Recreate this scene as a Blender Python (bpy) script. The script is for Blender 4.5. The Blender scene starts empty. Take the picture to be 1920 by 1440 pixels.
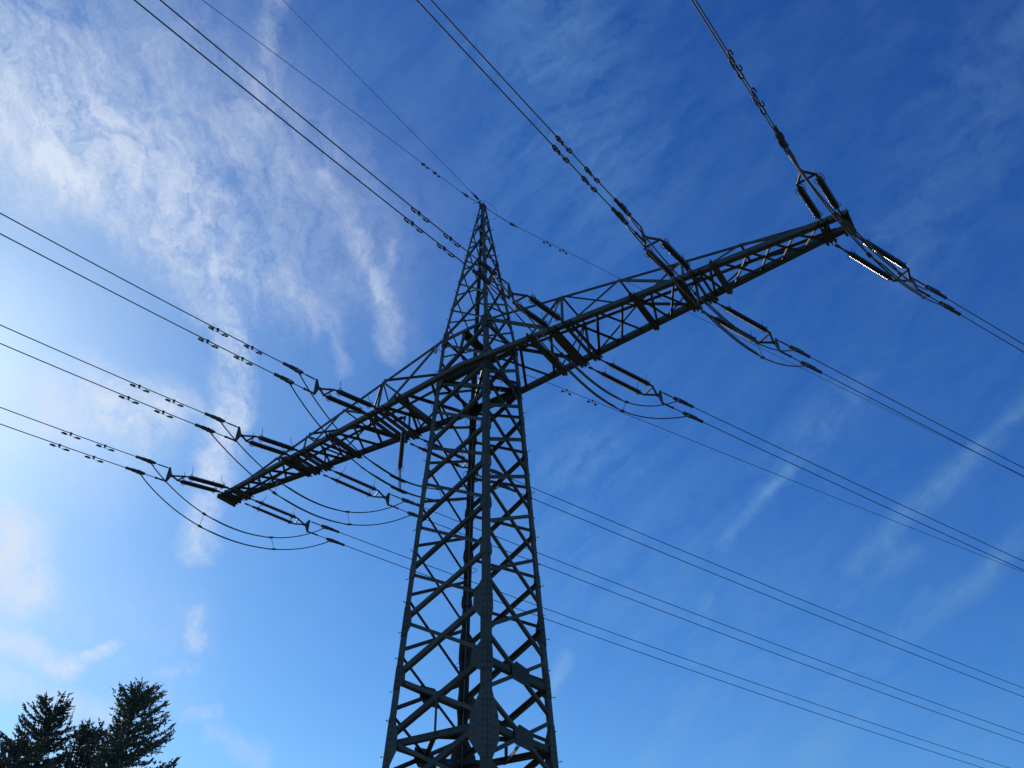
import bpy, math, random
from mathutils import Vector as V, Matrix, noise as mnoise
S = bpy.context.scene
COL = S.collection
R = math.radians
G = 1.65                       # eye height: the tower survey below is in eye-level metres
# ------------------------------------------------------------------ camera
cd = bpy.data.cameras.new('camera'); cam = bpy.data.objects.new('camera', cd); COL.objects.link(cam)
cd.sensor_width = 36.0; cd.lens = 36.0*1462.425/1920.0; cd.clip_end = 6000; cd.clip_start = 0.05
CR = V((0.830318, 0.557155, -0.01223)); CU = V((0.363904, -0.525437, 0.769084)); CF = V((-0.422073, 0.643035, 0.639031))
CP = V((12.93027, -17.54834, G))
m = Matrix((CR, CU, -CF)).transposed().to_4x4(); m.translation = CP
cam.matrix_world = m
S.camera = cam
# ------------------------------------------------------------------ sky, sun, exposure
SUN_EL, SUN_AZ = R(33), R(-80)             # azimuth clockwise from +Y
sund = V((math.sin(SUN_AZ)*math.cos(SUN_EL), math.cos(SUN_AZ)*math.cos(SUN_EL), math.sin(SUN_EL)))
S.view_settings.view_transform = 'Standard'; S.view_settings.look = 'None'
S.view_settings.exposure = 0.0; S.view_settings.gamma = 1.0
sl = bpy.data.lights.new('sun', 'SUN'); sl.energy = 3.6; sl.angle = R(0.5); sl.color = (1.0, 0.93, 0.84)
so = bpy.data.objects.new('sun', sl); COL.objects.link(so)
so.rotation_euler = (-sund).to_track_quat('-Z', 'Y').to_euler(); so.location = (-60, 10, 60)

S.cycles.max_bounces = 4; S.cycles.diffuse_bounces = 2; S.cycles.glossy_bounces = 2
W = bpy.data.worlds.new('World'); S.world = W; W.use_nodes = True
nt = W.node_tree; nt.nodes.clear()
def N(t, **k):
    n = nt.nodes.new(t)
    for a, b in k.items(): setattr(n, a, b)
    return n
def L(a, b): nt.links.new(a, b)
def put(sock, v):
    if isinstance(v, bpy.types.NodeSocket): L(v, sock)
    else: sock.default_value = v
def mth(op, a, b=None, c=None, clamp=False):
    n = N('ShaderNodeMath', operation=op); n.use_clamp = clamp
    put(n.inputs[0], a)
    if b is not None: put(n.inputs[1], b)
    if c is not None: put(n.inputs[2], c)
    return n.outputs[0]
def vm(op, a, b=None, scale=None):
    n = N('ShaderNodeVectorMath', operation=op); put(n.inputs[0], a)
    if b is not None: put(n.inputs[1], b)
    if scale is not None: put(n.inputs[3], scale)
    return n.outputs['Value'] if op in ('DOT_PRODUCT', 'LENGTH', 'DISTANCE') else n.outputs[0]
def ramp(x, a, b, c=0.0, d=1.0, kind='SMOOTHSTEP'):
    n = N('ShaderNodeMapRange', interpolation_type=kind); put(n.inputs[0], x)
    for i, v in enumerate((a, b, c, d)): put(n.inputs[i+1], v)
    return n.outputs[0]
def mixc(f, a, b, blend='MIX'):
    n = N('ShaderNodeMix', data_type='RGBA', blend_type=blend); put(n.inputs[0], f); put(n.inputs[6], a); put(n.inputs[7], b)
    return n.outputs[2]
geo_d = N('ShaderNodeTexCoord').outputs['Generated']
dirn = vm('NORMALIZE', geo_d)
sky = N('ShaderNodeTexSky', sky_type='NISHITA'); sky.sun_disc = False
sky.sun_elevation = SUN_EL; sky.sun_rotation = SUN_AZ
sky.altitude = 300; sky.air_density = 1.0; sky.dust_density = 0.6; sky.ozone_density = 2.0
# the camera's contrasty rendering of a clear sky: deepen the blue
sepc = N('ShaderNodeSeparateColor'); L(sky.outputs[0], sepc.inputs[0]); comb = N('ShaderNodeCombineColor')
for i, (g_, k_) in enumerate(((1.50, .78), (1.20, .99), (.85, 1.17))):
    L(mth('MULTIPLY', mth('POWER', mth('MULTIPLY', sepc.outputs[i], 0.1), g_), k_*10), comb.inputs[i])
sep0 = N('ShaderNodeSeparateXYZ'); L(dirn, sep0.inputs[0])
skyc = vm('SCALE', comb.outputs[0], scale=ramp(sep0.outputs[2], 0.18, 0.92, 1.07, 0.93, 'LINEAR'))
# ---- clouds: soft-edged cirrus strips fixed to compass directions
def noise(vec, scale, detail=6, rough=0.55, dist=0.0, color=False):
    n = N('ShaderNodeTexNoise'); L(vec, n.inputs['Vector']); n.inputs['Scale'].default_value = scale
    n.inputs['Detail'].default_value = detail; n.inputs['Roughness'].default_value = rough; n.inputs['Distortion'].default_value = dist
    return n.outputs['Color' if color else 'Fac']
def warp(vec, scale, amt, detail=4):
    c = noise(vec, scale, detail, 0.6, 0, True)
    return vm('ADD', vec, vm('SCALE', vm('SUBTRACT', c, (0.5, 0.5, 0.5)), scale=amt))
wcol = vm('SUBTRACT', noise(dirn, 5.0, 6, 0.62, 0, True), (0.5, 0.5, 0.5))
wcol2 = vm('SUBTRACT', noise(dirn, 19.0, 7, 0.68, 0, True), (0.5, 0.5, 0.5))
wd = vm('ADD', vm('ADD', dirn, vm('SCALE', wcol, scale=0.085)), vm('SCALE', wcol2, scale=0.045))
wd_mid = vm('ADD', vm('ADD', dirn, vm('SCALE', wcol, scale=0.035)), vm('SCALE', wcol2, scale=0.042))
wd_thin = vm('ADD', dirn, vm('SCALE', wcol2, scale=0.014))
def skydir(x, y):
    return (CF + CR*((x-960)/1462.425) - CU*((y-720)/1462.425)).normalized()
CLOUDS = [  # two ends of each strip, half width, opacity
 (-120, 0, 90, 200, 190, .56), (60, 150, 300, 340, 125, .54), (-60, 250, 60, 320, 70, .45), (230, 320, 380, 470, 90, .58), (360, 410, 425, 540, 66, .64), (110, 330, 330, 500, 34, .55), (90, 300, 180, 350, 26, .5),
 (160, 60, 480, 300, 190, .34), (330, 250, 640, 480, 140, .22), (430, 420, 560, 570, 70, .36), (500, 490, 595, 610, 30, .42), (350, 560, 372, 590, 16, .4),
 (422, 520, 438, 660, 34, .95), (434, 650, 426, 790, 34, 1.0), (425, 780, 402, 900, 33, .95), (402, 890, 366, 1040, 26, .72),
 (515, -10, 500, 150, 24, .42), (480, 170, 436, 275, 30, .48), (500, 120, 480, 210, 40, .22),
 (618, 320, 668, 470, 18, .40), (664, 460, 718, 560, 20, .48), (720, 545, 732, 660, 24, .40), (735, 460, 722, 540, 14, .34), (625, 600, 642, 695, 18, .32), (640, 300, 740, 620, 60, .14),
 (120, 765, 300, 772, 66, .92), (180, 720, 262, 830, 58, .66), (60, 800, 200, 890, 70, .28),
 (-20, 1000, 40, 1110, 55, .95), (-10, 1195, 120, 1250, 26, .75), (90, 1245, 195, 1213, 14, .80), (-10, 1275, 190, 1345, 28, .55), (0, 1120, 300, 1200, 90, .18),
 (353, 1163, 357, 1214, 18, .80), (265, 1270, 365, 1254, 9, .36), (345, 1342, 405, 1334, 13, .48), (400, 1370, 490, 1418, 20, .38), (180, 1310, 340, 1290, 60, .15),
 (1350, 1025, 1480, 880, 10, .12), (1455, 905, 1600, 735, 34, .07), (1600, 1062, 1790, 885, 17, .11), (1740, 930, 1935, 750, 14, .11), (1680, 1214, 1800, 1110, 16, .10), (1770, 1140, 1925, 1005, 18, .11),
 (1555, 1135, 1705, 1035, 18, .08), (1215, 1425, 1305, 1285, 20, .12), (1285, 1285, 1325, 1125, 14, .10), (1515, 1425, 1655, 1265, 24, .13), (1560, 1290, 1740, 1120, 14, .08),
 (1370, 1430, 1475, 1315, 18, .10), (1045, 880, 1140, 850, 45, .09), (1690, 470, 1910, 50, 70, .045), (1025, 1305, 1062, 1235, 12, .20), (1850, 1410, 1930, 1325, 22, .08),
 (1020, -60, 1090, 300, 130, .06), (-100, -50, 480, 420, 360, .12), (1060, 960, 1500, 1300, 160, .04), (1080, 900, 1130, 840, 8, .10)]
tots = [None, None]
for (ax, ay, bx, by, w, s) in CLOUDS:
    a, b = skydir(ax, ay), skydir(bx, by); ba = b-a; thin = 1 if ax > 1000 else 0
    rad = w/1462.0*0.5*(skydir(ax, ay).dot(CF)+skydir(bx, by).dot(CF))
    wv = wd_thin if thin else (wd_mid if w <= 42 else wd)
    if tots[thin] is not None: wv = vm('ADD', wv, vm('SCALE', (1e-6, 0, 0), scale=tots[thin]))   # keeps the node chain sequential
    pa = vm('SUBTRACT', wv, tuple(a))
    t = mth('MULTIPLY', vm('DOT_PRODUCT', pa, tuple(ba)), 1.0/ba.dot(ba), clamp=True)
    dd = vm('LENGTH', vm('SUBTRACT', pa, vm('SCALE', tuple(ba), scale=t)))
    k = ramp(dd, rad*(2.1 if thin else 1.75), rad*0.05, 0.0, s)
    tot = tots[thin]
    tots[thin] = k if tot is None else mth('MAXIMUM', mth('ADD', tot, mth('MULTIPLY', k, 0.35)), k)
def stretched(axis, keep):      # squeeze the lookup along one compass direction so that the grain becomes fibres
    return vm('ADD', dirn, vm('SCALE', tuple(axis), scale=mth('MULTIPLY', vm('DOT_PRODUCT', dirn, tuple(axis)), keep-1.0)))
fa = (CU*0.94-CR*0.30).normalized(); fb = (CR*0.72+CU*0.69).normalized()
vecA = vm('ADD', stretched(fa, 0.30), vm('SCALE', wcol, scale=0.14))
fine = noise(vecA, 46.0, 8, 0.70); soft = noise(vecA, 8.0, 3, 0.5)
grain = ramp(mth('ADD', mth('MULTIPLY', fine, 0.62), mth('MULTIPLY', soft, 0.38)), 0.36, 0.64, 0.22, 1.14, 'LINEAR')
densA = mth('MULTIPLY', mth('MINIMUM', tots[0], 1.0), grain, clamp=True)
vecB = vm('ADD', stretched(fb, 0.16), vm('SCALE', wcol, scale=0.10))
fib = noise(vecB, 30.0, 7, 0.6)
densB = mth('MULTIPLY', mth('ADD', mth('MULTIPLY', tots[1], 2.3), 0.06), ramp(fib, 0.34, 0.68, 0.05, 1.35, 'LINEAR'))
# cloud brightness follows the sun: bright and warm-white towards it
sd = ramp(vm('DOT_PRODUCT', dirn, tuple(sund)), 0.1, 0.95, 0.56, 1.0, 'LINEAR')
cl = vm('SCALE', (7.0, 7.85, 9.3), scale=sd)
final = mixc(mth('MINIMUM', densB, 1.0), mixc(densA, skyc, cl), vm('SCALE', (2.5, 5.2, 8.8), scale=sd))
bg = N('ShaderNodeBackground'); L(final, bg.inputs[0]); bg.inputs[1].default_value = 0.10
W.cycles.sampling_method = 'NONE'
out = N('ShaderNodeOutputWorld'); L(bg.outputs[0], out.inputs[0])

# ------------------------------------------------------------------ materials
def mat(name, base, rough=0.5, metal=0.0, var=0.25, scale=6.0, dark=None, bump=0.0, spec=0.5, coat=0.0):
    M = bpy.data.materials.new(name); M.use_nodes = True; t = M.node_tree; b = t.nodes['Principled BSDF']
    tc = t.nodes.new('ShaderNodeTexCoord'); n = t.nodes.new('ShaderNodeTexNoise'); n.inputs['Scale'].default_value = scale
    n.inputs['Detail'].default_value = 8; n.inputs['Roughness'].default_value = 0.65
    t.links.new(tc.outputs['Object'], n.inputs['Vector'])
    r = t.nodes.new('ShaderNodeValToRGB'); d = dark or tuple(c*(1-var) for c in base)
    r.color_ramp.elements[0].position = 0.35; r.color_ramp.elements[1].position = 0.68
    r.color_ramp.elements[0].color = (*d, 1); r.color_ramp.elements[1].color = (*base, 1)
    t.links.new(n.outputs['Fac'], r.inputs[0])
    # every piece weathers a little differently
    oi = t.nodes.new('ShaderNodeObjectInfo'); hv = t.nodes.new('ShaderNodeHueSaturation'); rm = t.nodes.new('ShaderNodeMapRange')
    rm.inputs[3].default_value = 0.72; rm.inputs[4].default_value = 1.28
    t.links.new(oi.outputs['Random'], rm.inputs[0]); t.links.new(rm.outputs[0], hv.inputs['Value']); t.links.new(r.outputs[0], hv.inputs['Color'])
    t.links.new(hv.outputs[0], b.inputs['Base Color'])
    b.inputs['Roughness'].default_value = rough; b.inputs['Metallic'].default_value = metal
    b.inputs['Specular IOR Level'].default_value = spec; b.inputs['Coat Weight'].default_value = coat
    mr = t.nodes.new('ShaderNodeMapRange'); mr.inputs[3].default_value = max(0.05, rough-0.1); mr.inputs[4].default_value = min(1, rough+0.12)
    t.links.new(n.outputs['Fac'], mr.inputs[0]); t.links.new(mr.outputs[0], b.inputs['Roughness'])
    if bump:
        bp = t.nodes.new('ShaderNodeBump'); bp.inputs['Strength'].default_value = bump; bp.inputs['Distance'].default_value = 0.02
        t.links.new(n.outputs['Fac'], bp.inputs['Height']); t.links.new(bp.outputs[0], b.inputs['Normal'])
    return M
M_STEEL = mat('painted_steel', (0.110, 0.098, 0.074), 0.66, 0.0, 0.35, 3.0, bump=0.15, spec=0.32)
M_PLATE = mat('plate_steel', (0.108, 0.098, 0.076), 0.66, 0.0, 0.35, 5.0, bump=0.2, spec=0.32)
M_GALV = mat('galvanised_steel', (0.105, 0.092, 0.075), 0.62, 0.25, 0.35, 9.0, spec=0.4)
M_CLAMP = mat('clamp_metal', (0.105, 0.096, 0.074), 0.6, 0.2, 0.4, 12.0)
M_GLAZE = mat('brown_glaze', (0.036, 0.020, 0.015), 0.17, 0.0, 0.3, 8.0, spec=0.6, coat=0.3)
M_CABLE = mat('aluminium_cable', (0.13, 0.115, 0.10), 0.55, 0.3, 0.3, 20.0)
M_TAG = mat('enamel_plate', (0.30, 0.31, 0.27), 0.4, 0.0, 0.3, 10.0)
M_WHITE = mat('white_sheath', (0.24, 0.225, 0.19), 0.5, 0.0, 0.2, 10.0)
M_NEEDLE = mat('spruce_needles', (0.125, 0.125, 0.066), 0.6, 0.0, 0.45, 1.3, dark=(0.066, 0.072, 0.038))
M_BARK = mat('spruce_bark', (0.11, 0.08, 0.06), 0.85, 0.0, 0.4, 5.0, bump=0.4)
M_GRASS = mat('meadow', (0.048, 0.060, 0.034), 0.9, 0.0, 0.4, 0.35, bump=0.3)
M_CONC = mat('concrete', (0.32, 0.31, 0.29), 0.85, 0.0, 0.3, 4.0, bump=0.3)

# ------------------------------------------------------------------ mesh helpers
class MB:
    def __init__(s): s.v = []; s.f = []
    def add(s, vs, fs):
        o = len(s.v); s.v += [tuple(q) for q in vs]; s.f += [tuple(i+o for i in f) for f in fs]
    def extrude(s, poly, p, q, a, b):
        # poly: 2-D outline in axes a, b swept from p to q
        n = len(poly); vs = [p+a*x+b*y for x, y in poly]+[q+a*x+b*y for x, y in poly]
        fs = [(i, (i+1) % n, n+(i+1) % n, n+i) for i in range(n)]+[tuple(range(n-1, -1, -1)), tuple(range(n, 2*n))]
        s.add(vs, fs)
    def box(s, p, q, w, h, up=V((0, 0, 1))):
        d = (q-p).normalized(); a = d.cross(up)
        if a.length < 1e-4: a = d.cross(V((0, 1, 0)))
        a.normalize(); b = a.cross(d)
        s.extrude([(-w/2, -h/2), (w/2, -h/2), (w/2, h/2), (-w/2, h/2)], p, q, a, b)
    def angle(s, p, q, fa, fb, size, th):
        # L-section: corner on the line p-q, flanges along fa and fb
        d = (q-p).normalized(); a = (fa-d*fa.dot(d)).normalized(); b = fb-d*fb.dot(d); b = (b-a*b.dot(a)).normalized()
        s.extrude([(0, 0), (size, 0), (size, th), (th, th), (th, size), (0, size)], p, q, a, b)
    def tube(s, pts, r, n=6, cap=True):
        pts = [V(p) for p in pts]; rr = r if isinstance(r, (list, tuple)) else [r]*len(pts); vs = []; fs = []
        ref = None
        for i, p in enumerate(pts):
            d = (pts[min(i+1, len(pts)-1)]-pts[max(i-1, 0)]).normalized()
            if ref is None: ref = d.cross(V((0, 0, 1))) if abs(d.z) < 0.9 else d.cross(V((1, 0, 0)))
            ref = (ref-d*ref.dot(d)).normalized(); b = d.cross(ref)
            vs += [p+(ref*math.cos(6.2832*k/n)+b*math.sin(6.2832*k/n))*rr[i] for k in range(n)]
        for i in range(len(pts)-1):
            fs += [(i*n+k, i*n+(k+1) % n, (i+1)*n+(k+1) % n, (i+1)*n+k) for k in range(n)]
        if cap: fs += [tuple(range(n-1, -1, -1)), tuple(range((len(pts)-1)*n, len(pts)*n))]
        s.add(vs, fs)
    def lathe(s, p, d, prof, n=14):
        d = d.normalized(); s.tube([p+d*x for x, r in prof], [r for x, r in prof], n)
    def plate(s, poly, nrm, th):
        c = V((0, 0, 0))
        for q in poly: c += q
        n = len(poly); nrm = nrm.normalized()
        vs = [q-nrm*th/2 for q in poly]+[q+nrm*th/2 for q in poly]
        s.add(vs, [(i, (i+1) % n, n+(i+1) % n, n+i) for i in range(n)]+[tuple(range(n-1, -1, -1)), tuple(range(n, 2*n))])
    def build(s, name, mt, parent=None, smooth=False, kind=None):
        me = bpy.data.meshes.new(name); base = parent_loc(parent)
        me.from_pydata([(x-base.x, y-base.y, z-base.z) for x, y, z in s.v], [], s.f); me.update()
        import bmesh
        bm = bmesh.new(); bm.from_mesh(me); bmesh.ops.recalc_face_normals(bm, faces=bm.faces); bm.to_mesh(me); bm.free()
        me.materials.append(mt)
        if smooth:
            for pl in me.polygons: pl.use_smooth = True
        o = bpy.data.objects.new(name, me); COL.objects.link(o)
        if parent: o.parent = parent
        if kind: o['kind'] = kind
        return o
def parent_loc(p):
    c = V((0, 0, 0))
    while p: c = c+V(p.location); p = p.parent
    return c
def thing(name, label, cat, loc, group=None):
    o = bpy.data.objects.new(name, None); COL.objects.link(o); o.location = loc; o.empty_display_size = 0.3
    return tag(o, label, cat, group)
def tag(o, label, cat, group=None):
    o['label'] = label; o['category'] = cat
    if group: o['group'] = group
    return o
def single(mb, name, mt, label, cat, group=None, smooth=False):
    # a thing of one mesh: origin moved to the mesh's own middle
    n = len(mb.v); c = V((sum(q[0] for q in mb.v)/n, sum(q[1] for q in mb.v)/n, sum(q[2] for q in mb.v)/n))
    mb.v = [(x-c.x, y-c.y, z-c.z) for x, y, z in mb.v]
    o = mb.build(name, mt, None, smooth); o.location = c
    return tag(o, label, cat, group)
def copy_tree(o, parent=None):
    c = o.copy(); COL.objects.link(c)
    if parent: c.parent = parent
    for ch in [q for q in KIDS.get(o.name, [])]:
        d = copy_tree(ch, c); KIDS.setdefault(c.name, []).append(d)
    return c
KIDS = {}
def index_kids(o):
    KIDS[o.name] = list(o.children)
    for ch in o.children: index_kids(ch)
X, Y, Z = V((1, 0, 0)), V((0, 1, 0)), V((0, 0, 1))

# ------------------------------------------------------------------ ground
g = MB(); n = 40; ext = 3000
def gh(x, y):
    r = math.hypot(x, y); return 0.0 if r < 25 else mnoise.noise(V((x*0.01, y*0.01, 0)))*min(1.5, (r-25)*0.02)
import bisect
ticks = [-3000, -1500, -800, -400, -250, -180]+list(range(-140, 141, 10))+[180, 250, 400, 800, 1500, 3000]
k = len(ticks)
g.add([(x, y, gh(x, y)) for y in ticks for x in ticks], [(j*k+i, j*k+i+1, (j+1)*k+i+1, (j+1)*k+i) for j in range(k-1) for i in range(k-1)])
go = g.build('ground', M_GRASS, None, True); go['kind'] = 'structure'; go['label'] = 'green meadow under the pylon'

# ------------------------------------------------------------------ pylon
ZB, ZT, ZP = 18.0+G, 20.039+G, 28.483+G
WT, WP, W0 = 1.00528, 0.0936, 1.75406
def lw(z):
    q = z-G
    return W0+(WT-W0)*(q-2)/18.039 if z < ZT else WT+(WP-WT)*(z-ZT)/(ZP-ZT)
SG = {'L': (-1, -1), 'N': (1, -1), 'R': (1, 1), 'B': (-1, 1)}
def leg_pt(k, z): w = lw(z); return V((SG[k][0]*w, SG[k][1]*w, z))
pylon = thing('lattice_pylon', 'tall dark steel lattice pylon with one wide level crossarm and a pointed top', 'pylon', (0, 0, 0))
FACES = {'F': ('L', 'N', V((0, -1, 0))), 'E': ('N', 'R', V((1, 0, 0))), 'K': ('R', 'B', V((0, 1, 0))), 'H': ('B', 'L', V((-1, 0, 0)))}
legs = {}
for k in SG:
    mb = MB(); sx, sy = SG[k]
    for z0, z1, s, th in ((0.0, 9.2+G, 0.22, 0.022), (9.2+G, ZB+0.2, 0.185, 0.02), (ZB+0.2, ZT+0.1, 0.155, 0.018), (ZT+0.1, 24.5+G, 0.115, 0.014), (24.5+G, ZP-0.05, 0.085, 0.012)):
        if z0 < ZT < z1:
            mb.angle(leg_pt(k, z0), leg_pt(k, ZT), V((-sx, 0, 0)), V((0, -sy, 0)), s, th)
            mb.angle(leg_pt(k, ZT), leg_pt(k, z1), V((-sx, 0, 0)), V((0, -sy, 0)), s, th)
        else: mb.angle(leg_pt(k, z0), leg_pt(k, z1), V((-sx, 0, 0)), V((0, -sy, 0)), s, th)
    legs[k] = mb.build('leg', M_STEEL, pylon)
    ft = MB(); p = leg_pt(k, 0.0); p = V((p.x-sx*0.08, p.y-sy*0.08, 0)); ft.lathe(V((p.x, p.y, -0.6)), Z, [(0, .5), (0.85, .42), (0.9, .38)], 20)
    ft.build('foundation', M_CONC, pylon)
# gusset plates: hexagons lying on both flanges of a leg
def gusset(k, z, hh, wd, th=0.012, bolts=True, wd2=None):
    sx, sy = SG[k]; p = leg_pt(k, z); dz = (leg_pt(k, z+0.5)-leg_pt(k, z-0.5)).normalized(); mb = MB()
    for inn, nrm, wd in ((V((-sx, 0, 0)), V((0, sy, 0)), wd), (V((0, -sy, 0)), V((sx, 0, 0)), wd if wd2 is None else wd2)):
        o = p+nrm*(th/2+0.003)
        mb.plate([o-dz*hh, o-dz*hh+inn*min(wd, .20), o-dz*hh*.42+inn*wd, o+dz*hh*.30+inn*wd*.94, o+dz*hh+inn*min(wd, .20), o+dz*hh], nrm, th)
        if bolts:
            ny = max(2, int(hh*2/0.16))
            for i in range(ny):
                t = -hh*.88+i*(hh*1.76)/(ny-1)
                for u in (.07, .15)+((wd*.75,) if abs(t) < hh*.35 else ()):
                    c = o+dz*t+inn*u+nrm*th*.5
                    mb.box(c, c+nrm*0.016, 0.034, 0.034, dz)
    mb.build('gusset_plate', M_PLATE, legs[k])
for k in SG:
    for z, hh, wd, w2 in ((9.0, .55, .46, .27), (7.42, .40, .52, .25), (5.75, .80, .55, .48), (4.2, .4, .38, .38)): gusset(k, z+G, hh*(1 if k in 'NB' else .8), wd*(1 if k in 'NB' else .72), wd2=w2*(1 if k in 'NB' else .72))
    for z in (10.55, 12.12, 13.65, 15.15, 16.65): gusset(k, z+G, .20, .24, bolts=False)
    gusset(k, ZB+0.05, .42, .30); gusset(k, ZT, .34, .30)
    for z in (21.75, 23.3, 24.75): gusset(k, z+G, .13, .15, bolts=False)
# step bolts on the two outer legs in view
for k in ('R', 'L'):
    sx, sy = SG[k]; z = 3.0; i = 0
    while z < ZP-0.6:
        p = leg_pt(k, z); d = V((sx, 0, 0)) if i % 2 else V((0, sy, 0)); mb = MB()
        q = p-V((0, sy, 0))*0.05 if i % 2 else p-V((sx, 0, 0))*0.05
        mb.tube([q-d*.02, q+d*0.14], 0.010, 6); mb.tube([q+d*0.14, q+d*0.155], 0.018, 6)
        mb.build('step_bolt', M_GALV, legs[k]); z += 0.82; i += 1
# tower bracing
BR = []          # (mesh builder, z of middle)
def brace(p, q, nrm, s, th, kind):
    s *= 1.12; mb = MB(); d = (q-p).normalized(); a = d.cross(nrm).normalized()
    if a.z < 0: a = -a
    if nrm.y > .5: a = -a          # the far face is laid the other way up
    off = -nrm*0.022 if kind else -nrm*0.004
    e = (q-p).length
    p2, q2 = p+d*0.04+off-a*s/2, q-d*0.04+off-a*s/2
    mb.angle(p2, q2, a, -nrm, s, th)
    BR.append((mb, (p.z+q.z)/2))
NF = [-1.4, 0.35, 2.1, 3.85, 5.6, 5.92, 7.42, 9.02, 10.55, 12.12, 13.65, 15.15, 16.65, 18.0]
FB = [(-1.4, 1.0), (1.0, 2.6), (2.6, 4.25), (4.25, 5.85), (5.9, 7.42), (7.5, 9.02), (9.08, 10.5), (10.65, 12.1), (12.25, 13.68), (13.85, 15.12), (15.25, 16.65), (16.75, 17.9), (18.3, 19.85),
      (20.15, 21.7), (21.8, 23.25), (23.35, 24.7), (24.75, 26.0), (26.05, 27.1), (27.15, 27.9)]
EB = [(-1.4, 0.2), (0.3, 1.8), (1.9, 3.4), (3.45, 4.95), (5.0, 6.5), (6.58, 8.1), (8.17, 9.72), (9.8, 11.3), (11.4, 12.85), (12.97, 14.35), (14.45, 15.85), (15.9, 17.3), (17.4, 19.0), (19.15, 20.9),
      (20.97, 22.4), (22.5, 23.95), (24.05, 25.35), (25.4, 26.5), (26.55, 27.5)]
for fk, (a, b, nrm) in FACES.items():
    left, right = (a, b)                         # seen from outside: a is on the left
    for z0, z1 in (FB if fk in 'FK' else EB):
        zz0, zz1 = z0+G, z1+G
        if fk == 'F': up_from, up_to = 'L', 'N'
        elif fk == 'K': up_from, up_to = 'B', 'R'
        elif fk == 'E': up_from, up_to = 'N', 'R'
        else: up_from, up_to = 'L', 'B'
        big = fk in 'FK'
        if z0 < 9: s1, s2 = (.125, .085) if big else (.095, .085)
        elif z0 < 19: s1, s2 = (.105, .075) if big else (.09, .072)
        else: s1, s2 = (.065, .048) if big else (.055, .048)
        if z0 > 26: s1, s2 = .045, .04
        brace(leg_pt(up_from, zz0), leg_pt(up_to, zz1), nrm, s1, .010, 0)
        brace(leg_pt(up_from, zz1), leg_pt(up_to, zz0), nrm, s2, .009, 1)
# level ties: feet of the arm, arm top, plan bracing at the low diaphragm
def tie(p, q, s, nrm=Z): brace(p, q, nrm, s, .010, 0)
def cross_plate(c, d, nrm):
    e = nrm.cross(d).normalized(); mb = MB(); o = c+nrm*0.018
    mb.plate([o-d*.42-e*.24, o+d*.22-e*.27, o+d*.42-e*.12, o+d*.42+e*.20, o-d*.22+e*.27, o-d*.42+e*.12], nrm, .014)
    for i in range(6):
        for u in (-.11, .0, .11): q = o+d*(-.34+i*.136)+e*u+nrm*.007; mb.box(q, q+nrm*.014, .03, .03, e)
    mb.build('cross_plate', M_PLATE, pylon)
for z, s in ((7.34+G, .15), (5.72+G, .14), (18.0+G, .14), (ZT, .11)):
    P = {k: leg_pt(k, z)*1.0 for k in SG}
    mids = {}
    for fk, (a, b, nrm) in FACES.items():
        if (z > 19+G or 6 < z-G < 9) and fk in 'FK': continue
        tie(P[a]+nrm*-.03, P[b]+nrm*-.03, s, nrm); mids[fk] = (P[a]+P[b])/2
        if z < 9+G and fk in 'EH': cross_plate((P[a]+P[b])/2, (P[b]-P[a]).normalized(), nrm)
    if z < 6.5+G:
        ks = ['F', 'E', 'K', 'H']
        for i in range(4): tie(mids[ks[i]], mids[ks[(i+1) % 4]], .09)
        for fk in 'FK': tie(mids[fk], mids[fk]+Z*0.93, .06, FACES[fk][2])
tie(leg_pt('L', ZB)+Z*.05, leg_pt('R', ZB)+Z*.05, .12); tie(leg_pt('N', ZB)+Z*.1, leg_pt('B', ZB)+Z*.1, .12)
wt = lw(ZT); tie(V((0, -wt, ZT-.05)), V((0, wt, ZT-.05)), .22); tie(V((0, -wt, ZT-.05)), V((-.15, -lw(ZB), ZB+.9)), .07, V((0, -1, 0)))
BR.sort(key=lambda t: (t[1] < 4.5+G, -0))
for mb, z in BR[:99]: mb.build('tower_brace', M_STEEL, pylon)
rest = MB()
for mb, z in BR[99:]: rest.add(mb.v, mb.f)
rest.build('tower_brace', M_STEEL, pylon, kind='stuff')
# peak: cap plate and earth-wire bracket
mb = MB(); mb.box(V((0, 0, ZP-.12)), V((0, 0, ZP+.02)), .24, .24, Y); mb.plate([V((-.05, -.30, ZP+.02)), V((-.05, .30, ZP+.02)), V((-.05, .22, ZP+.14)), V((-.05, -.22, ZP+.14))], X, .03)
mb.plate([V((-.02, -.1, ZP)), V((.12, .02, ZP)), V((.12, .02, ZP-.5)), V((-.02, -.1, ZP-.5))], V((.6, -.6, 0)), .012)
mb.build('peak_cap', M_PLATE, pylon)

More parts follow.
